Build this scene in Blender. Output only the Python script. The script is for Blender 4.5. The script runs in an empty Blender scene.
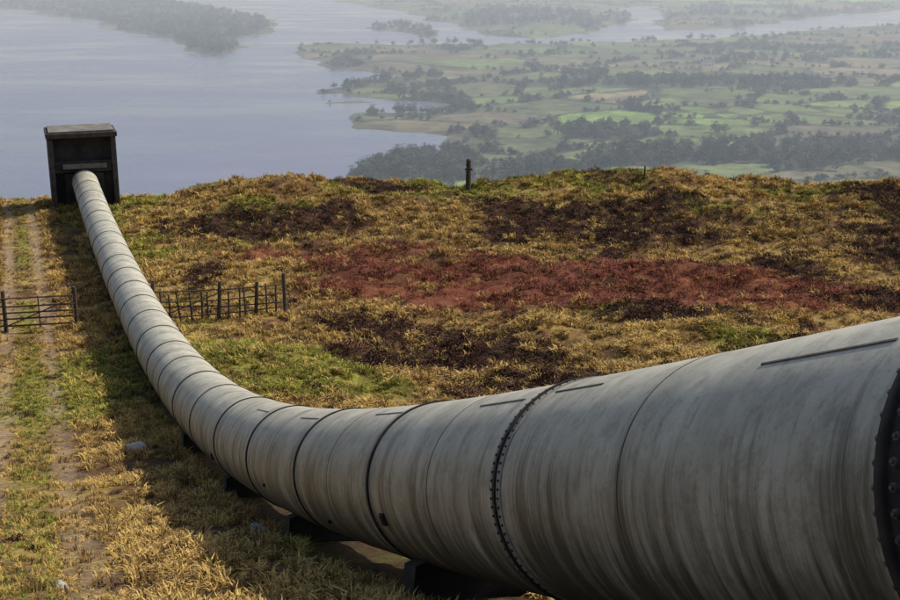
import bpy, math, random
import numpy as np
from mathutils import Vector
random.seed(3); rng=np.random.default_rng(7)
sc=bpy.context.scene
sc.view_settings.view_transform='Standard'; sc.view_settings.look='None'; sc.view_settings.exposure=0

# ---------------------------------------------------------------- noise
def h2(xi,yi,seed):
    n=(xi.astype(np.int64)*374761393+yi.astype(np.int64)*668265263+seed*974634777)&0xffffffff
    n=((n^(n>>13))*1274126177)&0xffffffff
    n=n^(n>>16)
    return n/4294967295.0
def vn(x,y,seed=0):
    x=np.asarray(x,float); y=np.asarray(y,float)
    xi=np.floor(x); yi=np.floor(y); fx=x-xi; fy=y-yi
    fx=fx*fx*fx*(fx*(fx*6-15)+10); fy=fy*fy*fy*(fy*(fy*6-15)+10)
    a=h2(xi,yi,seed); b=h2(xi+1,yi,seed); c=h2(xi,yi+1,seed); d=h2(xi+1,yi+1,seed)
    return ((a+(b-a)*fx)*(1-fy)+(c+(d-c)*fx)*fy)*2-1
def fbm(x,y,o=4,seed=0):
    s=0; a=1; t=0
    for i in range(o):
        c,sn=math.cos(i*1.3),math.sin(i*1.3)
        s=s+a*vn((x*c-y*sn)*2**i+i*17.3,(x*sn+y*c)*2**i-i*9.1,seed+i); t+=a*a; a*=.5
    return s/math.sqrt(t)
def ss(a,b,x):
    t=np.clip((x-a)/(b-a),0,1); return t*t*(3-2*t)

# ---------------------------------------------------------------- materials
def mat(name):
    m=bpy.data.materials.new(name); m.use_nodes=True
    nt=m.node_tree; b=nt.nodes['Principled BSDF']; return m,nt,b
def N(nt,t,**k):
    n=nt.nodes.new(t)
    for a,v in k.items(): setattr(n,a,v)
    return n
def ramp(nt,src,stops):
    r=N(nt,'ShaderNodeValToRGB'); e=r.color_ramp.elements
    while len(e)<len(stops): e.new(.5)
    for i,(p,c) in enumerate(stops):
        e[i].position=p; e[i].color=(*c,1) if len(c)==3 else c
    nt.links.new(src,r.inputs[0]); return r
def noise(nt,scale,detail=6,rough=.6,vec=None):
    n=N(nt,'ShaderNodeTexNoise'); n.inputs['Scale'].default_value=scale
    n.inputs['Detail'].default_value=detail; n.inputs['Roughness'].default_value=rough
    if vec is not None: nt.links.new(vec,n.inputs['Vector'])
    return n
def mix(nt,f,a,b,mode='MIX'):
    m=N(nt,'ShaderNodeMix',data_type='RGBA',blend_type=mode)
    for i,v in ((0,f),(6,a),(7,b)):
        if hasattr(v,'links'): nt.links.new(v,m.inputs[i])
        elif i==0: m.inputs[0].default_value=v
        else: m.inputs[i].default_value=(*v,1)
    return m.outputs[2]
def simple(name,ca,cb,scale=3,rough=.85,bump=.3,spec=.3):
    m,nt,b=mat(name); g=N(nt,'ShaderNodeNewGeometry')
    n=noise(nt,scale,7,.65,g.outputs['Position'])
    r=ramp(nt,n.outputs[0],[(.3,ca),(.7,cb)])
    nt.links.new(r.outputs[0],b.inputs['Base Color'])
    b.inputs['Roughness'].default_value=rough; b.inputs['Specular IOR Level'].default_value=spec
    bp=N(nt,'ShaderNodeBump'); bp.inputs['Strength'].default_value=bump; bp.inputs['Distance'].default_value=.03
    nt.links.new(n.outputs[0],bp.inputs['Height']); nt.links.new(bp.outputs[0],b.inputs['Normal'])
    return m
def vcol_mat(name,fine,bumpd):
    m,nt,b=mat(name); g=N(nt,'ShaderNodeNewGeometry'); a=N(nt,'ShaderNodeVertexColor',layer_name='Col')
    n1=noise(nt,fine,8,.78,g.outputs['Position']); r1=ramp(nt,n1.outputs[0],[(.32,(.28,.25,.22)),(.5,(1,1,1)),(.68,(1.7,1.6,1.4))])
    c=mix(nt,1,a.outputs[0],r1.outputs[0],'MULTIPLY')
    nt.links.new(c,b.inputs['Base Color']); b.inputs['Roughness'].default_value=.95; b.inputs['Specular IOR Level'].default_value=.1
    bp=N(nt,'ShaderNodeBump'); bp.inputs['Strength'].default_value=.9; bp.inputs['Distance'].default_value=bumpd
    nt.links.new(n1.outputs[0],bp.inputs['Height']); nt.links.new(bp.outputs[0],b.inputs['Normal'])
    return m

# ---------------------------------------------------------------- mesh helpers
def obj(name,verts,faces,m=None,parent=None,smooth=False):
    me=bpy.data.meshes.new(name); me.from_pydata([tuple(v) for v in verts],[],[tuple(f) for f in faces]); me.update()
    if m: me.materials.append(m)
    if smooth: me.polygons.foreach_set('use_smooth',[True]*len(me.polygons))
    o=bpy.data.objects.new(name,me); sc.collection.objects.link(o)
    if parent: o.parent=parent
    return o
def empty(name):
    o=bpy.data.objects.new(name,None); sc.collection.objects.link(o); o.empty_display_size=.5; return o
def grid_obj(name,X,Y,Z,cols,m):
    r,c=X.shape
    me=bpy.data.meshes.new(name); nv=r*c
    co=np.stack([X,Y,Z],-1).reshape(-1,3).astype(np.float32)
    i=np.arange(nv).reshape(r,c); f=np.stack([i[:-1,:-1],i[:-1,1:],i[1:,1:],i[1:,:-1]],-1).reshape(-1,4)
    me.vertices.add(nv); me.vertices.foreach_set('co',co.ravel())
    me.loops.add(f.size); me.loops.foreach_set('vertex_index',f.ravel().astype(np.int32))
    me.polygons.add(len(f)); me.polygons.foreach_set('loop_start',np.arange(0,f.size,4,dtype=np.int32))
    me.polygons.foreach_set('loop_total',np.full(len(f),4,dtype=np.int32))
    me.update(calc_edges=True); me.polygons.foreach_set('use_smooth',np.ones(len(f),bool))
    ca=me.color_attributes.new('Col','FLOAT_COLOR','POINT')
    cc=np.ones((nv,4),np.float32); cc[:,:3]=cols.reshape(-1,3); ca.data.foreach_set('color',cc.ravel())
    me.materials.append(m)
    o=bpy.data.objects.new(name,me); sc.collection.objects.link(o); return o
class MB:
    def __init__(s): s.v=[]; s.f=[]
    def add(s,v,f):
        o=len(s.v); s.v+= [tuple(p) for p in v]; s.f+=[tuple(i+o for i in q) for q in f]
    def box(s,c,ax,ay,az,jit=0):
        c=Vector(c); ax,ay,az=Vector(ax),Vector(ay),Vector(az)
        v=[c+sx*ax+sy*ay+sz*az+Vector((random.uniform(-jit,jit),)*3) for sz in(-1,1) for sx,sy in((-1,-1),(1,-1),(1,1),(-1,1))]
        s.add(v,[(0,3,2,1),(4,5,6,7),(0,1,5,4),(1,2,6,5),(2,3,7,6),(3,0,4,7)])
    def cyl(s,a,b,ra,rb,n=8,wob=0):
        a,b=Vector(a),Vector(b); t=(b-a).normalized(); q=t.orthogonal().normalized(); w=t.cross(q)
        v=[]
        for p,r in((a,ra),(b,rb)):
            for k in range(n):
                an=2*math.pi*k/n; v.append(p+(q*math.cos(an)+w*math.sin(an))*r*(1+random.uniform(-wob,wob)))
        f=[(k,(k+1)%n,n+(k+1)%n,n+k) for k in range(n)]+[tuple(range(n))[::-1],tuple(range(n,2*n))]
        s.add(v,f)
    def make(s,name,m,parent=None,smooth=False): return obj(name,s.v,s.f,m,parent,smooth)

# ---------------------------------------------------------------- hillside profile
PY=np.array([-20,-10,0,6.6,7.46,8.6,10.2,12.5,16.1,22.5,35.6,47.3,58.5,74.3,90,98.4,110.])
PZ=np.array([9.5,4.75,.05,-3.02,-3.44,-3.97,-4.7,-5.7,-7.2,-9.75,-13.4,-15.6,-16.9,-18.0,-18.4,-18.5,-18.7])
pf=np.polyfit(PY,PZ,7)
def pz(y): return np.polyval(pf,np.clip(y,-18,106))+np.where(np.asarray(y)<-18,-( np.asarray(y)+18)*.45,0)
def px(y): return 4.85-.345*np.asarray(y,float)
def off(x,y): return (x-px(y))/1.058
def ell(x,y,cx,cy,rx,ry,s=0,amp=.45):
    return 1-np.sqrt(((x-cx)/rx)**2+((y-cy)/ry)**2)
def masks(x,y):
    n=fbm(x/6,y/5,5,21)*.5+fbm(x/1.6,y/1.3,3,25)*.30
    H=[(0,54,7,4.5),(5,48.5,7,3.4),(-3,59,5,2.8),(11,61,6,2.2),(10,90,13,7.5),(-11,88,9,6),(21,76,3,7),(-6,100,3,2.5),
       (33,80,7.5,17),(34,97,8,5),(-15,72,2.2,6),(24,66,4,2),(-21,87,1.5,6),(17,53,5,2.8),(60,80,14,20)]
    h=np.full(np.shape(x),-.7)
    for e in H: h=np.maximum(h,ell(x,y,*e)*1.15)
    h=ss(-.05,.38,h-.13+n*.8)
    g=ss(.0,.4,fbm(x/7,y/7,5,51)*.85+1.0*np.maximum(ell(x,y,-10,49,8,8),-.6)+.42+.4*ss(84,98,y)-.65*(off(x,y)<-1))
    r=np.maximum(ell(x,y,8,70,16,8.5),np.maximum(ell(x,y,-7,79,8,4)*.35,ell(x,y,15,67,11,5.5)))
    r=ss(-.15,.25,r+n*.5)*(1-h*.8)
    o=off(x,y); h=h*ss(3,4.5,np.abs(o))*(1-ss(-12,-3,-np.abs(o))*(o<0))
    return h,r,g
def Hh(x,y):
    x=np.asarray(x,float); y=np.asarray(y,float)
    o=off(x,y)
    base=pz(y)-1.62+.16*np.exp(-(o/2.5)**2)
    base=base-.5*ss(-19,-27,x)*ss(60,95,y)
    base=base+.9*ss(4,12,o)*ss(80,98,y)
    base=base+.9*np.exp(-((x+9.5)/4)**2-((y-50)/5)**2)
    cor=ss(3,10,np.abs(o+1))
    base=base+cor*(.5*fbm(x/14,y/14,3,1)+.48*fbm(x/4.5,y/4.5,3,5))+(.3+.7*cor)*.17*fbm(x/1.1,y/1.1,3,9)+(.25+.75*cor)*.28*np.maximum(fbm(x/2.2,y/2.2,2,15),0)
    base=base-.05*np.exp(-((o+4.2)/.35)**2)-.05*np.exp(-((o+6.0)/.35)**2)
    h,r,g=masks(x,y); base=base+.14*h
    yc=102+2.5*fbm(x/16,0*x,2,77)
    d=np.maximum(y-yc,0); drop=np.where(d<8,d*d*.035,8*8*.035+(d-8)*.52)
    return np.maximum(base-drop,-156)

def moor_cols(x,y):
    h,r,g=masks(x,y); o=off(x,y)
    def C(c): return np.array(c)[None,:]
    n=(fbm(x/2.2,y/2.2,4,31)*.5+.5).clip(0,1)[:,None]
    n2=(fbm(x/.7,y/.7,3,35)*.5+.5).clip(0,1)[:,None]
    straw=C((.34,.24,.08))*(1-n)+C((.17,.105,.045))*n
    green=C((.14,.14,.028))*(1-n2)+C((.24,.22,.045))*n2
    c=straw*(1-g[:,None])+green*g[:,None]
    c=c*(1-.5*(n2>.70))
    br=ss(.0,.45,fbm(x/3.1,y/2.6,4,141))[:,None]*.85
    c=c*(1-br)+br*C((.10,.05,.03))
    c=c*(1-.9*r[:,None])+.9*r[:,None]*(C((.18,.056,.034))*(1-n)+C((.10,.036,.024))*n)
    c=c*(1-.85*h[:,None])+.85*h[:,None]*C((.045,.026,.018))
    tr=(np.exp(-((o+5.1)/.5)**2))[:,None]*.8*ss(-.4,.3,fbm(x/2,y/5,3,151))[:,None]
    c=c*(1-tr)+tr*C((.17,.17,.04))
    ru=(np.exp(-((o+4.2)/.38)**2)+np.exp(-((o+6)/.38)**2)).clip(0,1)[:,None]*(.35+.6*n)
    c=c*(1-ru)+ru*C((.33,.25,.16))
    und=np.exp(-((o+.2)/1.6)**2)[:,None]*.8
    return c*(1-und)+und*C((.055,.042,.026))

def axis(segs):
    out=[]
    for a,b,s in segs: out.append(np.arange(a,b,s))
    return np.concatenate(out)
xs=axis([(-420,-100,12),(-100,-45,1.5),(-45,48,.2),(48,110,.9),(110,420,12)])
ys=axis([(-60,-6,2),(-6,10,.5),(10,108,.2),(108,125,.8),(125,440,6)])
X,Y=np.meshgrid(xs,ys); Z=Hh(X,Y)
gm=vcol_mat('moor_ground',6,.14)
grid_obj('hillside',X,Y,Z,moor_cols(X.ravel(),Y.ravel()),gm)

# ---------------------------------------------------------------- valley
MAIN=[(-246,1900),(-185,1955),(45,1925),(169,1960),(315,2000),(443,2085),(842,2390),(1380,2720),(4500,2900),(4500,200),(-90,200),(-65,660),(-66,775),(-59,866),(-41,905),(-8,915),(-4,1000),(-41,1018),(-77,1045),(-80,1140),(-10,1160),(-8,1195),(-63,1232),(-112,1284),(-151,1262),(-148,1330),(-104,1376),(-60,1420),(-70,1470),(-146,1540),(-201,1700)]
FAR=[(-272,3330),(-118,2900),(-20,2520),(36,2280),(83,2090),(180,2070),(271,2270),(345,2480),(430,3120),(490,3070),(375,2240),(489,2290),(707,2580),(1012,2920),(1605,3250),(6500,3400),(9000,14000),(-9000,14000),(-7000,5200),(-400,3900)]
ISL=[(-153,2310),(-95,2410),(0,2180),(-32,2060),(-102,2180)]
ISL2=[(-128,1195),(-70,1215),(-85,1240),(-135,1225)]
PEN=[(-1060,3020),(-680,2480),(-485,2060),(-380,1828),(-315,1700),(-295,1780),(-335,1980),(-310,2310),(-385,2620),(-600,3070),(-780,3330),(-900,3700),(-3500,3900),(-3500,3000)]
NEAR=[(-4500,200),(4500,200),(4500,430),(-4500,430)]
def sd(x,y,P):
    d=np.full(x.shape,1e18); ins=np.zeros(x.shape,bool); n=len(P)
    for i in range(n):
        ax,ay=P[i]; bx,by=P[(i+1)%n]; ex,ey=bx-ax,by-ay
        t=np.clip(((x-ax)*ex+(y-ay)*ey)/(ex*ex+ey*ey),0,1)
        d=np.minimum(d,(x-ax-t*ex)**2+(y-ay-t*ey)**2)
        c=((ay>y)!=(by>y))&(x<ex*(y-ay)/(by-ay+1e-9)+ax); ins^=c
    return np.where(ins,1,-1)*np.sqrt(d)
def land(x,y):
    s=np.full(x.shape,-1e9)
    for P in (MAIN,FAR,ISL,ISL2,PEN,NEAR): s=np.maximum(s,sd(x,y,P))
    return s+(fbm(x/70,y/110,5,61)*18)*np.clip(y/1500,.4,1.6)
def Vh(x,y,s):
    return -150+np.clip(s*.07,-4,1.4)+ss(0,150,s)*(fbm(x/260,y/260,3,66)+1)*np.where(y>2200,7,2.2)
NS=620
sy=np.exp(rng.uniform(math.log(420),math.log(5500),NS))
sx=rng.uniform(-.35,.75,NS)*sy
pal=np.array([(.11,.155,.05),(.10,.115,.06),(.14,.13,.08),(.08,.10,.05),(.10,.145,.055),(.12,.11,.075),(.095,.13,.055)])
scol=pal[rng.integers(0,len(pal),NS)]*rng.uniform(.85,1.15,(NS,1))
br=((sx>130)&(sx<470)&(sy>1010)&(sy<1190))|((sx>450)&(sy>3050)&(sy<4300))
scol[br]=np.array((.135,.22,.055))*rng.uniform(.8,1.1,(br.sum(),1))
scol[(sy<960)&(sx>60)&(sx<220)]=(.13,.165,.065)
def fields(x,y):
    n=len(x); d1=np.full(n,1e9); d2=np.full(n,1e9); i1=np.zeros(n,int)
    wx=x+fbm(x/90,y/90,2,81)*12; wy=y+fbm(x/90,y/90,2,83)*12; ly=np.log(wy)
    for k in range(NS):
        d=np.hypot((wx-sx[k])/wy*.8,(ly-math.log(sy[k])))
        c=d<d1; d2=np.where(c,d1,np.minimum(d2,d)); i1=np.where(c,k,i1); d1=np.where(c,d,d1)
    return i1,(d2-d1)
def wood(x,y,s):
    w=fbm(x/110,y/90,5,91)*.5-.52
    def add(cx,cy,rx,ry,a):
        nonlocal w
        w=w+a*ss(0,.5,ell(x,y,cx,cy,rx,ry)+.2*fbm(x/60,y/60,2,95))
    add(-25,850,60,110,.9); add(330,880,260,95,.75); add(80,810,90,60,.7); add(600,900,200,120,.6)
    add(-40,1180,75,110,.8); add(90,1010,110,60,.8); add(60,1420,200,60,.35); add(450,1330,420,60,.5)
    add(500,1650,420,60,.4); add(700,2750,500,200,.55); add(150,2600,170,400,.8); add(900,1950,300,80,.45)
    add(420,1095,260,85,-1.5); add(130,815,45,30,-1.0); add(318,1500,60,80,-1.5)
    w=np.where(sd(x,y,PEN)>0,w+.95,w); w=np.where(sd(x,y,ISL)>-20,w+.55,w); w=w+.3*(s<40)*(s>4)
    return w
rr=np.concatenate([np.exp(np.linspace(math.log(380),math.log(4200),430)),np.exp(np.linspace(math.log(4400),math.log(13000),20))])
t=np.linspace(-1,1,560); tt=.42*t+1.5*np.sign(t)*np.abs(t)**7
T,R=np.meshgrid(tt,rr); VX=(T*R+.08*R).ravel(); VY=R.ravel()
S=land(VX,VY); i1,ed=fields(VX,VY); W=wood(VX,VY,S)
C=scol[i1].copy(); C*= (1+.28*fbm(VX/25,VY/40,4,99))[:,None]
mo=ss(.1,.7,fbm(VX/140,VY/170,4,177))[:,None]*.5; C=C*(1-mo)+mo*np.array((.085,.085,.05))
C[ed<.006]=(.045,.055,.03)
wv=ss(0,.15,W)[:,None]; C=C*(1-wv)+wv*np.array((.06,.065,.04))
shore=((S<5)&(S>-60))[:,None]; C=np.where(shore,np.array((.09,.09,.06)),C)
VZ=Vh(VX,VY,S)
sh=R.shape
grid_obj('valley_floor',VX.reshape(sh),VY.reshape(sh),VZ.reshape(sh),C.reshape(*sh,3),vcol_mat('valley_fields',.05,1.0))

m,nt,b=mat('lake_water'); g=N(nt,'ShaderNodeNewGeometry')
mp=N(nt,'ShaderNodeMapping'); mp.inputs['Scale'].default_value=(.004,.009,1); nt.links.new(g.outputs[0],mp.inputs[0])
n1=noise(nt,1,6,.6,mp.outputs[0]); r=ramp(nt,n1.outputs[0],[(.35,(.045,.06,.11)),(.65,(.14,.15,.23))])
nt.links.new(r.outputs[0],b.inputs['Base Color'])
rr2=ramp(nt,n1.outputs[0],[(.38,(.10,)*3),(.62,(.42,)*3)]); nt.links.new(rr2.outputs[0],b.inputs['Roughness'])
b.inputs['IOR'].default_value=1.33
n2=noise(nt,.25,4,.6,g.outputs[0]); bp=N(nt,'ShaderNodeBump'); bp.inputs['Strength'].default_value=.3; bp.inputs['Distance'].default_value=.5
nt.links.new(n2.outputs[0],bp.inputs['Height']); nt.links.new(bp.outputs[0],b.inputs['Normal'])
obj('lake',[(-9000,300,-150),(9000,300,-150),(9000,13500,-150),(-9000,13500,-150)],[(0,1,2,3)],m)

# aerial haze: a real scattering air volume filling the valley
hm=bpy.data.materials.new('haze_air'); hm.use_nodes=True; nt=hm.node_tree; nt.nodes.clear()
vs=N(nt,'ShaderNodeVolumeScatter'); vs.inputs['Color'].default_value=(.74,.86,1,1); vs.inputs['Density'].default_value=.00038; vs.inputs['Anisotropy'].default_value=.1
ou=N(nt,'ShaderNodeOutputMaterial'); nt.links.new(vs.outputs[0],ou.inputs['Volume'])
mb=MB(); mb.box((0,7065,-50),(9500,0,0),(0,6935,0),(0,0,110)); mb.make('valley_haze',hm)

# ---------------------------------------------------------------- scatter system
def lib(name,objs):
    c=bpy.data.collections.new(name)
    for o in objs:
        sc.collection.objects.unlink(o); c.objects.link(o)
    return c
def scatter(name,P,rot,scl,coll,nvar):
    n=len(P); me=bpy.data.meshes.new(name); me.vertices.add(n); me.vertices.foreach_set('co',P.astype(np.float32).ravel())
    a=me.attributes.new('rot','FLOAT_VECTOR','POINT'); a.data.foreach_set('vector',rot.astype(np.float32).ravel())
    a=me.attributes.new('scl','FLOAT_VECTOR','POINT'); a.data.foreach_set('vector',scl.astype(np.float32).ravel())
    a=me.attributes.new('idx','INT','POINT'); a.data.foreach_set('value',rng.integers(0,nvar,n).astype(np.int32))
    o=bpy.data.objects.new(name,me); sc.collection.objects.link(o)
    ng=bpy.data.node_groups.new(name,'GeometryNodeTree')
    ng.interface.new_socket('Geometry',in_out='INPUT',socket_type='NodeSocketGeometry')
    ng.interface.new_socket('Geometry',in_out='OUTPUT',socket_type='NodeSocketGeometry')
    gi=ng.nodes.new('NodeGroupInput'); go=ng.nodes.new('NodeGroupOutput')
    ip=ng.nodes.new('GeometryNodeInstanceOnPoints'); ci=ng.nodes.new('GeometryNodeCollectionInfo')
    ci.inputs['Collection'].default_value=coll; ci.inputs['Separate Children'].default_value=True; ci.inputs['Reset Children'].default_value=True
    L=ng.links.new
    L(gi.outputs[0],ip.inputs['Points']); L(ci.outputs[0],ip.inputs['Instance']); ip.inputs['Pick Instance'].default_value=True
    for nm,ty,sk in (('rot','FLOAT_VECTOR','Rotation'),('scl','FLOAT_VECTOR','Scale'),('idx','INT','Instance Index')):
        na=ng.nodes.new('GeometryNodeInputNamedAttribute'); na.data_type=ty; na.inputs['Name'].default_value=nm
        L(na.outputs[0],ip.inputs[sk])
    L(ip.outputs[0],go.inputs[0])
    md=o.modifiers.new('scatter','NODES'); md.node_group=ng
    return o
def leafmat(name,a,bcol,scale,amp=.8):
    m,nt,b=mat(name); g=N(nt,'ShaderNodeNewGeometry'); oi=N(nt,'ShaderNodeObjectInfo')
    n=noise(nt,scale,4,.6,g.outputs['Position'])
    ad=N(nt,'ShaderNodeMath',operation='ADD'); nt.links.new(n.outputs[0],ad.inputs[0])
    mu=N(nt,'ShaderNodeMath',operation='MULTIPLY_ADD'); nt.links.new(oi.outputs['Random'],mu.inputs[0]); mu.inputs[1].default_value=amp; mu.inputs[2].default_value=-amp/2
    nt.links.new(mu.outputs[0],ad.inputs[1])
    r=ramp(nt,ad.outputs[0],[(.2,a),(.8,bcol)]); nt.links.new(r.outputs[0],b.inputs['Base Color'])
    b.inputs['Roughness'].default_value=.9; b.inputs['Specular IOR Level'].default_value=.15
    return m
def tuft(name,m,nb,h,sp,lean):
    v=[];f=[]
    for i in range(nb):
        a=random.uniform(0,6.283); r=random.uniform(0,sp)*.5; bx,by=r*math.cos(a),r*math.sin(a)
        a2=a+random.uniform(-.8,.8); L=h*random.uniform(.5,1.1); ln=lean*random.uniform(.3,1.2)*L; w=random.uniform(.006,.013)*(h/.25)
        dx,dy=math.cos(a2),math.sin(a2); qx,qy=-dy*w,dx*w; o=len(v)
        v+=[(bx-qx,by-qy,-.03),(bx+qx,by+qy,-.03),(bx+dx*ln*.4+qx*.8,by+dy*ln*.4+qy*.8,L*.6),(bx+dx*ln*.4-qx*.8,by+dy*ln*.4-qy*.8,L*.6),(bx+dx*ln,by+dy*ln,L*(.95-.3*lean))]
        f+=[(o,o+1,o+2,o+3),(o+3,o+2,o+4)]
    return obj(name,v,f,m)
def bush(name,m,n,rx,rz,s):
    v=[];f=[]
    for i in range(n):
        d=Vector((random.gauss(0,1),random.gauss(0,1),abs(random.gauss(0,1)))).normalized()*random.uniform(.55,1)
        c=Vector((d.x*rx,d.y*rx,d.z*rz)); e1=Vector([random.gauss(0,1) for _ in range(3)]).normalized(); e2=e1.orthogonal().normalized()
        k=s*random.uniform(.6,1.4); o=len(v)
        v+=[c-e1*k,c+e2*k*.35,c+e1*k,c-e2*k*.35]; f+=[(o,o+1,o+2,o+3)]
    return obj(name,v,f,m)
m_st=leafmat('straw_grass',(.16,.095,.038),(.60,.415,.13),.5,1.1)
m_gr=leafmat('green_grass',(.10,.105,.02),(.38,.36,.065),.5,1.1)
m_ru=leafmat('rust_bracken',(.105,.036,.022),(.29,.095,.055),.5,1.0)
m_he=leafmat('heather_twigs',(.022,.013,.010),(.125,.06,.042),.6,1.1)
K={}
K['st']=lib('straw_grass_lib',[tuft('tuft',m_st,18,.26,.22,l) for l in (.5,.9,1.2)])
K['gr']=lib('green_grass_lib',[tuft('tuft',m_gr,18,.22,.22,l) for l in (.5,.9,1.2)])
K['ru']=lib('bracken_lib',[tuft('tuft',m_ru,14,.24,.3,l) for l in (.8,1.2,1.5)])
K['he']=lib('heather_lib',[bush('bush',m_he,80,.36,.32,.05) for _ in range(3)])
def wedge(n,y0,y1,p=1.0):
    u=rng.uniform(0,1,n); y=(y0**p+(y1**p-y0**p)*u)**(1/p); x=rng.uniform(-.52,.52,n)*y; return x,y
xa,ya=wedge(80000,11,60,1.4); xb,yb=wedge(90000,42,104,1.7)
x=np.concatenate([xa,xb]); y=np.concatenate([ya,yb])
h,r,g=masks(x,y); o=off(x,y)
dens=fbm(x/.9,y/.9,3,111)
rut=(np.abs(o+4.2)<.33)|(np.abs(o+6)<.33)
rn=fbm(x/1.5,y/1.5,2,113)
brm=ss(.0,.45,fbm(x/3.1,y/2.6,4,141))
keep=(~(rut&(rng.random(len(x))<.7+.3*rn)))&(dens>-.42)&(np.abs(o)>.7)&(rng.random(len(x))>brm*.6)
typ=np.where(rng.random(len(x))<h*.85,3,np.where(rng.random(len(x))<r*.92,2,np.where(rng.random(len(x))<g*.85,1,0)))
typ=np.where((typ==0)&(np.abs(o+5.1)<.5)&(rng.random(len(x))<.6),1,typ)
z=Hh(x,y)
for k,(nm,kk) in enumerate((('moorland_grass','st'),('green_grass','gr'),('bracken','ru'))):
    q=keep&(typ==k)
    P=np.stack([x[q],y[q],z[q]],1); n=len(P)
    rot=np.stack([rng.normal(0,.15,n),rng.normal(0,.15,n),rng.uniform(0,6.28,n)],1)
    s=rng.uniform(.5,1.25,n)*(1+.5*dens[q])*np.where(np.abs(o[q]+5.1)<1.4,.55,1)*np.clip(.72+y[q]/110,.78,1.6)
    scatter(nm,P,rot,np.stack([s,s,s*rng.uniform(.7,1.1,n)],1),K[kk],3)
x,y=wedge(100000,12,108,1.6); h,r,g=masks(x,y); lone=((fbm(x/3,y/3,4,131)>.25)&(off(x,y)>2.5)); ll=(fbm(x/.8,y/.6,2,133)>.58)&(off(x,y)<-2.2)
q=(rng.random(len(x))<h*.85)|(lone&(rng.random(len(x))<.22))|(ll&(rng.random(len(x))<.6)); x,y,hh_=x[q],y[q],h[q]; n=len(x)
rot=np.stack([rng.normal(0,.1,n),rng.normal(0,.1,n),rng.uniform(0,6.28,n)],1); s=rng.uniform(.35,1.35,n)*np.where(off(x,y)<-2.2,.5,1)
scatter('heather',np.stack([x,y,Hh(x,y)-.04],1),rot,np.stack([s,s,s*rng.uniform(.5,1.3,n)],1),K['he'],3)

# distant trees
m_t1=leafmat('woodland_twigs',(.04,.046,.03),(.105,.11,.065),.01,.7)
m_t2=leafmat('conifer_needles',(.03,.04,.025),(.06,.07,.04),.01)
m_bk=simple('bark',(.06,.045,.03),(.12,.09,.06),3)
def tree(name,m):
    mb=MB(); mb.cyl((0,0,-1),(0,0,5),.35,.22,6); mb.cyl((0,0,5),(0,0,10),.22,.06,6)
    limbs=[]
    for i in range(8):
        a=random.uniform(0,6.28); z0=random.uniform(1,5.5); L=random.uniform(2,4.2)
        e=(math.cos(a)*L,math.sin(a)*L,z0+random.uniform(.3,3.5)); mb.cyl((0,0,z0),e,.14,.04,5); limbs.append(e)
    nf=len(mb.f)
    v=mb.v; f=mb.f
    cl=[(Vector(e),random.uniform(1.2,2.4)) for e in limbs]+[(Vector((random.uniform(-1.6,1.6),random.uniform(-1.6,1.6),random.uniform(4,10.5))),2) for _ in range(5)]
    for i in range(320):
        cc,rad=random.choice(cl); c=cc+Vector([random.gauss(0,.5) for _ in range(3)])*rad
        e1=Vector([random.gauss(0,1) for _ in range(3)]).normalized(); e2=e1.orthogonal().normalized(); k=random.uniform(.35,.7); o=len(v)
        v+=[tuple(c-e1*k),tuple(c+e2*k*.7),tuple(c+e1*k),tuple(c-e2*k*.7)]; f+=[(o,o+1,o+2,o+3)]
    ob=obj(name,v,f,m_bk); ob.data.materials.append(m)
    ob.data.polygons.foreach_set('material_index',[0]*nf+[1]*(len(f)-nf)); return ob
tl=lib('tree_lib',[tree('tree',m_t1) for _ in range(5)]+[tree('tree',m_t2)])
NT=150000
u=rng.uniform(0,1,NT); y=np.exp(math.log(560)+u*(math.log(4000)-math.log(560))); x=rng.uniform(-.5,.6,NT)*y
s_=land(x,y); i1,ed=fields(x,y); w=wood(x,y,s_)
hed=(ed<.0035)&(fbm(x/80,y/80,2,171)>-.35)
pr=np.where(w>.0,np.clip(.16+w*.9,.16,.34),np.where(hed,.8,.001)); q=(s_>3)&(rng.random(NT)<pr); x,y,s_,w=x[q],y[q],s_[q],w[q]; n=len(x)
s=np.where(w>0,rng.uniform(.35,1.0,n),rng.uniform(.22,.6,n))*np.clip(y/1200,.9,1.2); rot=np.stack([0*x,0*x,rng.uniform(0,6.28,n)],1)
sw=np.where(w>0,1.15,1.35)
scatter('distant_woodland',np.stack([x,y,Vh(x,y,s_)-.3],1),rot,np.stack([s*sw,s*sw,s],1),tl,6)

# ---------------------------------------------------------------- pipeline
R0=1.0
def frame(y):
    e=.05; c=Vector((float(px(y)),y,float(pz(y)))); a=Vector((float(px(y-e)),y-e,float(pz(y-e)))); b=Vector((float(px(y+e)),y+e,float(pz(y+e))))
    t=(b-a).normalized(); s=t.cross(Vector((0,0,1))).normalized(); u=s.cross(t); return c,t,s,u
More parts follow.
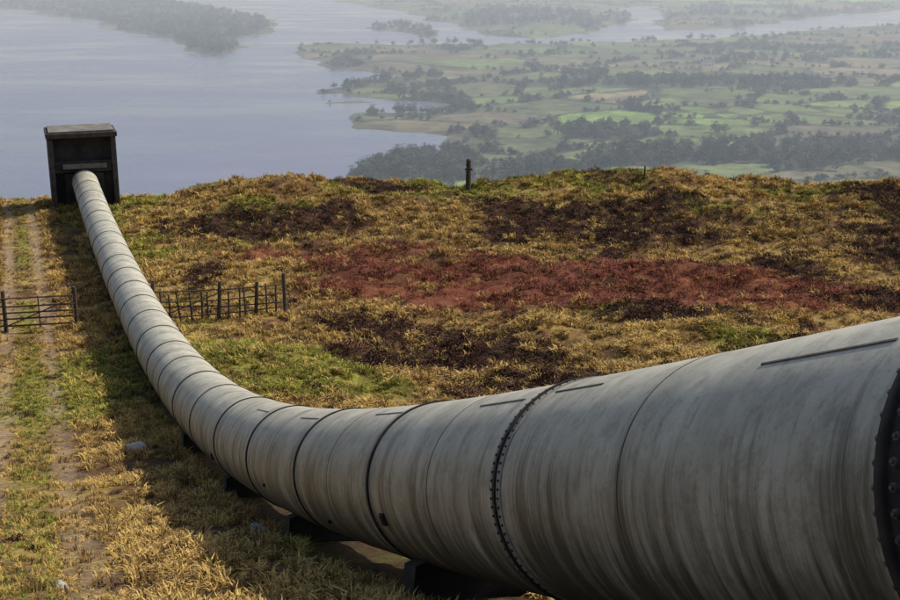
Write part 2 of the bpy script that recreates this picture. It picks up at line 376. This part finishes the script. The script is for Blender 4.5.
# angle: 0 = right, 90 = top, 180 = left
def pt(y,ang,r,dl=0):
    c,t,s,u=frame(y); return c+t*dl+(s*math.cos(ang)+u*math.sin(ang))*r
pipeline=empty('water_pipeline')
def steel_mat(name,k=1):
    m,nt,b=mat(name); uv=N(nt,'ShaderNodeUVMap',uv_map='UVMap'); g=N(nt,'ShaderNodeNewGeometry')
    mpa=N(nt,'ShaderNodeMapping'); mpa.inputs['Scale'].default_value=(2.2,4,1); nt.links.new(uv.outputs[0],mpa.inputs[0])
    na=noise(nt,1.0,9,.75,mpa.outputs[0])
    nb_=noise(nt,1.1,7,.65,g.outputs[0]); nc=noise(nt,22,6,.75,g.outputs[0]); nd=noise(nt,4,8,.75,g.outputs[0])
    base=ramp(nt,nb_.outputs[0],[(.3,(.26*k,.25*k,.195*k)),(.7,(.50*k,.475*k,.385*k))])
    st=ramp(nt,na.outputs[0],[(.32,(.48,.46,.41)),(.5,(1,1,1)),(.7,(1.08,1.08,1.07))])
    c1=mix(nt,.5,base.outputs[0],st.outputs[0],'MULTIPLY')
    sp=ramp(nt,nc.outputs[0],[(.3,(.5,.47,.42)),(.45,(1,1,1))]); c2=mix(nt,.7,c1,sp.outputs[0],'MULTIPLY')
    pd=ramp(nt,nd.outputs[0],[(.34,(.4,.38,.32)),(.52,(1,1,1))]); c2=mix(nt,.6,c2,pd.outputs[0],'MULTIPLY')
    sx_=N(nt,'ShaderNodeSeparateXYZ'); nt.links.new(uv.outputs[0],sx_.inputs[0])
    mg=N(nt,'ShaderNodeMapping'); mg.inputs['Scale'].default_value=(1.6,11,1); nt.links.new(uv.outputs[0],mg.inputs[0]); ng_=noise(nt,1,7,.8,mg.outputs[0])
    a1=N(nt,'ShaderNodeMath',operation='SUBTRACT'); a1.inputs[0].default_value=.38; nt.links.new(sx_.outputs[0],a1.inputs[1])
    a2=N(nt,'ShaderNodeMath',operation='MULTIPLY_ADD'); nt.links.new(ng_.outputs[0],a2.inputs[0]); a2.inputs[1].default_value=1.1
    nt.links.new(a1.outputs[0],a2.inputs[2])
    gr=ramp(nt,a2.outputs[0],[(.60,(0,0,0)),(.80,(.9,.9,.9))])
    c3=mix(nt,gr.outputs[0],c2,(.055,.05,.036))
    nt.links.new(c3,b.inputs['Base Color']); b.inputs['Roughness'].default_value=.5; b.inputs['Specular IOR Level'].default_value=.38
    bp=N(nt,'ShaderNodeBump'); bp.inputs['Strength'].default_value=.3; bp.inputs['Distance'].default_value=.01
    nt.links.new(nd.outputs[0],bp.inputs['Height']); nt.links.new(bp.outputs[0],b.inputs['Normal'])
    return m
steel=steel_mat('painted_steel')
bandm=simple('painted_band',(.15,.145,.115),(.35,.33,.27),6,.7)
black=simple('black_joint',(.012,.011,.01),(.04,.035,.03),8,.8)
seamm=simple('seam_rust',(.06,.05,.04),(.14,.12,.10),8,.8)
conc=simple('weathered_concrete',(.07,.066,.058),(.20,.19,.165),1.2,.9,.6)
concs=simple('deep_grey_concrete',(.03,.028,.022),(.085,.08,.068),2,.95,.6)  # deep grey concrete tone for block walls and roof slab
concd=simple('shaded_concrete',(.015,.015,.015),(.05,.048,.045),1.0,.95,.6)  # near-black: shade of the block's recessed front is put into the colour
concx=simple('dark_concrete',(.016,.015,.012),(.045,.042,.035),2,.95,.6)  # very dark concrete tone for the pipe saddles
def lathe(name,stations,m,n=96,uvs=False,parent=pipeline):
    v=[];f=[];us=[]; L=0; prev=None
    for (y_,r_,dl) in stations:
        c,t_,s_,u_=frame(y_); c=c+t_*dl
        if prev is not None: L+=(c-prev).length
        prev=c; us.append(L)
        for k in range(n+1):
            a=-math.pi/2-2*math.pi*k/n   # bottom -> left -> top -> right
            v.append(c+(s_*math.cos(a)+u_*math.sin(a))*r_)
    w=n+1
    for j in range(len(stations)-1):
        for k in range(n): f.append((j*w+k,j*w+k+1,(j+1)*w+k+1,(j+1)*w+k))
    o=obj(name,v,f,m,parent,True)
    if uvs:
        ul=o.data.uv_layers.new(name='UVMap')
        for lp in o.data.loops:
            i=lp.vertex_index; k=(i%w)/n; ul.data[lp.index].uv=(k if k<=.5 else 1-k,us[i//w]*.3)
    return o
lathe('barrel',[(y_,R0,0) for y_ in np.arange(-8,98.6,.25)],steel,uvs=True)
def collar(nm,y_,w,h_,m=black,dl=0):
    o=lathe(nm,[(y_,R0-.02,dl-w/2),(y_,R0+h_,dl-w/2),(y_,R0+h_,dl+w/2),(y_,R0-.02,dl+w/2)],m)
    o.data.polygons.foreach_set('use_smooth',[False]*len(o.data.polygons)); return o
joints=[14.2,18.4,22.7,27.0,31.3]
yy=35.4
while yy<96: joints.append(yy); yy+=3.9
for j in joints: collar('joint_ring',j,.07,.022,dl=random.uniform(-.1,.1)); collar('joint_band',j+.1,.16,.010,bandm)
for j in [8.2,12.1,16.2,20.5,24.9,29.2,33.3]+[k+2 for k in joints[5:]]: collar('weld_seam',j,.014,.004,seamm,dl=random.uniform(-.3,.3))
fy2=10.15
collar('flange',fy2,.05,.03); collar('flange_plate',fy2,.26,.012,bandm)
mb=MB()
for dl in (-.085,.085):
    for k in range(84):
        a=2*math.pi*k/84; p=pt(fy2,a,R0+.010,dl); q=pt(fy2,a,R0+.024,dl); mb.cyl(p,q,.014,.010,6)
mb.make('rivets',black,pipeline)
fy=5.42
collar('expansion_sleeve',fy,.24,.02,black)
for dl in (-.12,.11):
    lathe('flange_ring',[(fy,R0-.01,dl-.03),(fy,R0+.045,dl-.03),(fy,R0+.045,dl+.03),(fy,R0-.01,dl+.03)],black)
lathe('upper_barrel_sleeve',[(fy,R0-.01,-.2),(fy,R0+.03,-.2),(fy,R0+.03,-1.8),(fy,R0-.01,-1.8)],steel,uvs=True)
mb=MB()
for k in range(56):
    a=2*math.pi*(k+.5)/56
    mb.cyl(pt(fy,a,R0+.02,0),pt(fy,a,R0+.045,0),.028,.024,6); mb.cyl(pt(fy,a,R0+.045,0),pt(fy,a,R0+.06,0),.014,.012,6)
    mb.cyl(pt(fy,a,R0+.025,.138),pt(fy,a,R0+.025,.16),.02,.02,6)
mb.make('flange_bolts',simple('bolt_steel',(.04,.035,.03),(.14,.12,.10),20,.7),pipeline)
def strip(mb,y0,y1,ang,w,h_):
    st=np.linspace(y0,y1,12); v=[];f=[]
    for y_ in st:
        for da,r_ in ((-w,R0-.01),(-w,R0+h_),(w,R0+h_),(w,R0-.01)): v.append(pt(float(y_),ang+da,r_))
    for j in range(11):
        for k in range(3): a=j*4+k; f.append((a,a+1,a+5,a+4))
    f+=[(0,1,2,3),(47,46,45,44)]
    mb.add(v,f)
mb=MB()
for y0,y1,a in ((5.8,6.9,122),(9.1,9.95,114),(10.5,11.6,117),(14.4,15.6,112),(18.7,20.0,116),(23.2,24.4,113)): strip(mb,y0,y1,math.radians(a),.008,.008)
mb.make('lap_seams',seamm,pipeline)
mb=MB()
for y_,a,w in ((13.75,196,.075),(27.9,200,.08),(21.2,196,.03),(16.9,212,.03)):
    c=pt(y_,math.radians(a),R0+.01); cc,t_,s_,u_=frame(y_); nrm=(c-cc).normalized(); sd_=t_; up=nrm.cross(t_)
    mb.box(c,sd_*w,up*w,nrm*.02); mb.box(c+nrm*.022,sd_*w*.7,up*w*.7,nrm*.01)
mb.make('inspection_hatches',black,pipeline)
for y_ in [8.6,13.6,20.5,27.5,35.5,45,56,67,79]:
    c,t_,s_,u_=frame(y_); prof=[]
    for k in range(13):
        a=math.radians(232+76*k/12); prof.append((math.cos(a)*(R0+.004),math.sin(a)*(R0+.004)))
    hw=.76; bot=-2.4
    prof=[(-hw,-.82)]+prof+[(hw,-.82),(hw+.06,bot),(-hw-.06,bot)]
    v=[]
    for dl in (-.24,.24):
        for (a,bb) in prof: v.append(c+t_*dl+s_*a+Vector((0,0,1))*bb*1.0 if bb<-1.05 else c+t_*dl+s_*a+u_*bb)
    n=len(prof); f=[(k,(k+1)%n,n+(k+1)%n,n+k) for k in range(n)]+[tuple(range(n)),tuple(range(2*n-1,n-1,-1))]
    obj('saddle',v,f,concx,pipeline)

# ---------------------------------------------------------------- anchor block / portal house
blk=empty('concrete_anchor_block')
c0=Vector((float(px(98.8)),98.8,0)); dv=Vector((-.326,.945,0)); sv=Vector((.945,.326,0)); U=Vector((0,0,1))
zt=-14.85; zb=-23
def bx(nm,a0,a1,d0,d1,z0,z1,m):
    mb=MB(); mb.box(c0+sv*(a0+a1)/2+dv*(d0+d1)/2+U*(z0+z1)/2,sv*(a1-a0)/2,dv*(d1-d0)/2,U*(z1-z0)/2); o=mb.make(nm,m,blk)
    bv=o.modifiers.new('b','BEVEL'); bv.width=.05; bv.segments=2; return o
bx('side_wall',-2.6,-2.2,-.6,3.2,zb,zt,concs); bx('side_wall',2.2,2.6,-.6,3.2,zb,zt,concs)
bx('roof_slab',-2.72,2.72,-.75,3.4,zt,zt+.4,concs)
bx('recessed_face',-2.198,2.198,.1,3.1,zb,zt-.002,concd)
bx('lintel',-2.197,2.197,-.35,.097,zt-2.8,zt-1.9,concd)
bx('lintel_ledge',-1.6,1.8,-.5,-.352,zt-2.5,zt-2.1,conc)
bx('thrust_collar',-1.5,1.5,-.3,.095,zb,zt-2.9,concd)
bx('roof_kerb',-2.5,2.5,-.6,3.2,zt+.402,zt+.55,conc)

# ---------------------------------------------------------------- fences
wood_m=simple('old_timber',(.03,.023,.018),(.11,.09,.07),9,.9,.6)
def gz(x,y): return float(Hh(np.array([x]),np.array([y]))[0])
def post(mb,x,y,h_,r_=.07,lean=.03):
    z=gz(x,y); a=Vector((x,y,z-.3)); b_=Vector((x+random.uniform(-lean,lean)*h_,y+random.uniform(-lean,lean)*h_,z+h_)); mb.cyl(a,b_,r_*1.05,r_*.9,8,.08); return b_
gate=empty('timber_gate')
mb=MB()
gx=[(-25.2,57.6),(-21.8,58.6),(-18.6,59.6)]
for (x_,y_) in gx: post(mb,x_,y_,2.1,.11,.02)
mb.make('posts',wood_m,gate)
mb=MB()
for (a,b_) in ((gx[0],gx[1]),(gx[1],gx[2])):
    A=Vector((a[0],a[1],gz(*a))); B=Vector((b_[0],b_[1],gz(*b_)))
    for hh in (.35,.68,1.0,1.32,1.72):
        o_=Vector((0,-.13,random.uniform(-.03,.03))); mb.cyl(A+U*hh+o_,B+U*hh+o_+U*random.uniform(-.04,.04),.045,.043,6,.1)
    mb.cyl(A+U*.3+Vector((0,-.2,0)),B+U*1.6+Vector((0,-.2,0)),.035,.035,6)
    M=(A+B)/2; mb.cyl(M+U*.2+Vector((0,-.19,0)),M+U*1.8+Vector((0,-.19,0)),.035,.035,6)
mb.make('rails',wood_m,gate)
fen=empty('timber_fence')
mb=MB()
X0,Y0,X1,Y1=-15.0,60.2,-8.6,62.2
npst=15
for i in range(npst):
    t_=i/(npst-1); x_=X0+(X1-X0)*t_+random.uniform(-.1,.1); y_=Y0+(Y1-Y0)*t_; big=i in(0,7,11,14)
    post(mb,x_,y_,(2.1 if big else 1.65)+random.uniform(-.25,.15),.1 if big else .05,.09)
mb.make('posts',wood_m,fen)
mb=MB(); A=Vector((X0,Y0,gz(X0,Y0))); B=Vector((X1,Y1,gz(X1,Y1))); Mi=(A+B)/2; Mi.z=gz(Mi.x,Mi.y)
for P_,Q_ in ((A,Mi),(Mi,B)):
    for hh in (.4,.8,1.2,1.6):
        o_=Vector((0,-.12,0)); mb.cyl(P_+U*(hh+random.uniform(-.1,.1))+o_,Q_+U*(hh+random.uniform(-.14,.1))+o_,.042,.036,6,.1)
mb.cyl(A+U*.2+Vector((0,-.18,0)),Mi+U*1.5+Vector((0,-.18,0)),.035,.035,6)
mb.make('rails',wood_m,fen)
for x_,hh in ((15.9,.95),):
    fp=empty('fence_post'); mb=MB(); p=post(mb,x_,101.0,hh,.075,.06); mb.cyl(p,p+U*.05,.06,.03,8,.05); mb.make('stake',wood_m,fp)
wp=empty('wooden_post'); mb=MB(); z=gz(1.45,99.5); mb.cyl((1.45,99.5,z-.4),(1.5,99.5,z+2.6),.24,.2,10,.06); mb.cyl((1.5,99.5,z+2.6),(1.5,99.5,z+2.7),.2,.12,10,.06); mb.make('post',wood_m,wp)
mb=MB(); mb.box((1.5,99.26,z+1.9),(.3,0,0),(0,.03,0),(0,0,.08)); mb.make('cross_cleat',wood_m,wp)

# ---------------------------------------------------------------- stones
stm=simple('pale_stone',(.22,.21,.19),(.5,.48,.44),6,.9,.6)
import bmesh
def stone(x,y,r_):
    bm=bmesh.new(); bmesh.ops.create_icosphere(bm,subdivisions=3,radius=r_)
    sx1,sy1,sz1=random.uniform(.8,1.4),random.uniform(.7,1.1),random.uniform(.45,.8); k=random.uniform(0,50)
    for v in bm.verts:
        d=1+.35*float(fbm(np.array([v.co.x/r_*1.1+k]),np.array([v.co.y/r_*1.1+v.co.z/r_]),3,5)[0]); v.co=Vector((v.co.x*sx1*d,v.co.y*sy1*d,v.co.z*sz1*d))
    me=bpy.data.meshes.new('stone'); bm.to_mesh(me); bm.free(); me.materials.append(stm)
    o=bpy.data.objects.new('stone',me); sc.collection.objects.link(o); o.location=(x,y,gz(x,y)+r_*.15); o.rotation_euler=(0,0,random.uniform(0,6))
for x_,y_,r_ in ((-9.7,35.5,.34),(-3.6,21.5,.22),(-2.4,17.6,.12),(-6.9,26,.12),(-5.2,15,.10)): stone(x_,y_,r_)

# farmhouse in the valley
fh=empty('farmhouse'); wm=simple('whitewash',(.6,.6,.57),(.78,.77,.74),.5); rm=simple('slate',(.06,.06,.07),(.12,.12,.13),.5); dk=simple('window_dark',(.02,.02,.02),(.04,.04,.05),1)
fx,fyy=318,1560.; fz=float(Vh(np.array([fx]),np.array([fyy]),np.array([200.]))[0])-.3
mb=MB(); mb.box((fx,fyy,fz+2.6),(7,0,0),(0,3.5,0),(0,0,2.6)); mb.make('walls',wm,fh)
mb=MB(); mb.add([(fx-7.3,fyy-3.9,fz+5.2),(fx+7.3,fyy-3.9,fz+5.2),(fx+7.3,fyy+3.9,fz+5.2),(fx-7.3,fyy+3.9,fz+5.2),(fx-7.3,fyy,fz+8.3),(fx+7.3,fyy,fz+8.3)],[(0,1,5,4),(2,3,4,5),(0,4,3),(1,2,5),(0,3,2,1)]); mb.make('roof',rm,fh)
mb=MB()
for a in (-4.5,-1.5,1.5,4.5):
    for zz in (1.5,3.9): mb.box((fx+a,fyy-3.52,fz+zz),(.5,0,0),(0,.03,0),(0,0,.6))
mb.make('windows',dk,fh)
mb=MB(); mb.box((fx-6.3,fyy,fz+8.6),(.5,0,0),(0,.5,0),(0,0,.9)); mb.box((fx+6.3,fyy,fz+8.6),(.5,0,0),(0,.5,0),(0,0,.9)); mb.make('chimneys',wm,fh)

# ---------------------------------------------------------------- light, world, camera
Sd=Vector((.80,.38,.92)).normalized()
el=math.asin(Sd.z); az=math.atan2(Sd.x,Sd.y)
w=bpy.data.worlds.new('World'); sc.world=w; w.use_nodes=True; nt=w.node_tree; bg=nt.nodes['Background']
sky=N(nt,'ShaderNodeTexSky'); sky.sky_type='NISHITA'; sky.sun_disc=False; sky.sun_elevation=el; sky.sun_rotation=az; sky.altitude=250; sky.dust_density=3
nt.links.new(sky.outputs[0],bg.inputs[0]); bg.inputs[1].default_value=.145
ld=bpy.data.lights.new('sun','SUN'); ld.energy=4.9; ld.angle=math.radians(.6); ld.color=(1,.92,.79)
lo=bpy.data.objects.new('sun',ld); sc.collection.objects.link(lo); lo.rotation_euler=(-Sd).to_track_quat('-Z','Y').to_euler()
cd=bpy.data.cameras.new('camera'); cd.lens=50; cd.sensor_width=36; cd.clip_start=.1; cd.clip_end=20000
co=bpy.data.objects.new('camera',cd); sc.collection.objects.link(co); co.location=(0,0,0); co.rotation_euler=(math.radians(74),0,0); sc.camera=co
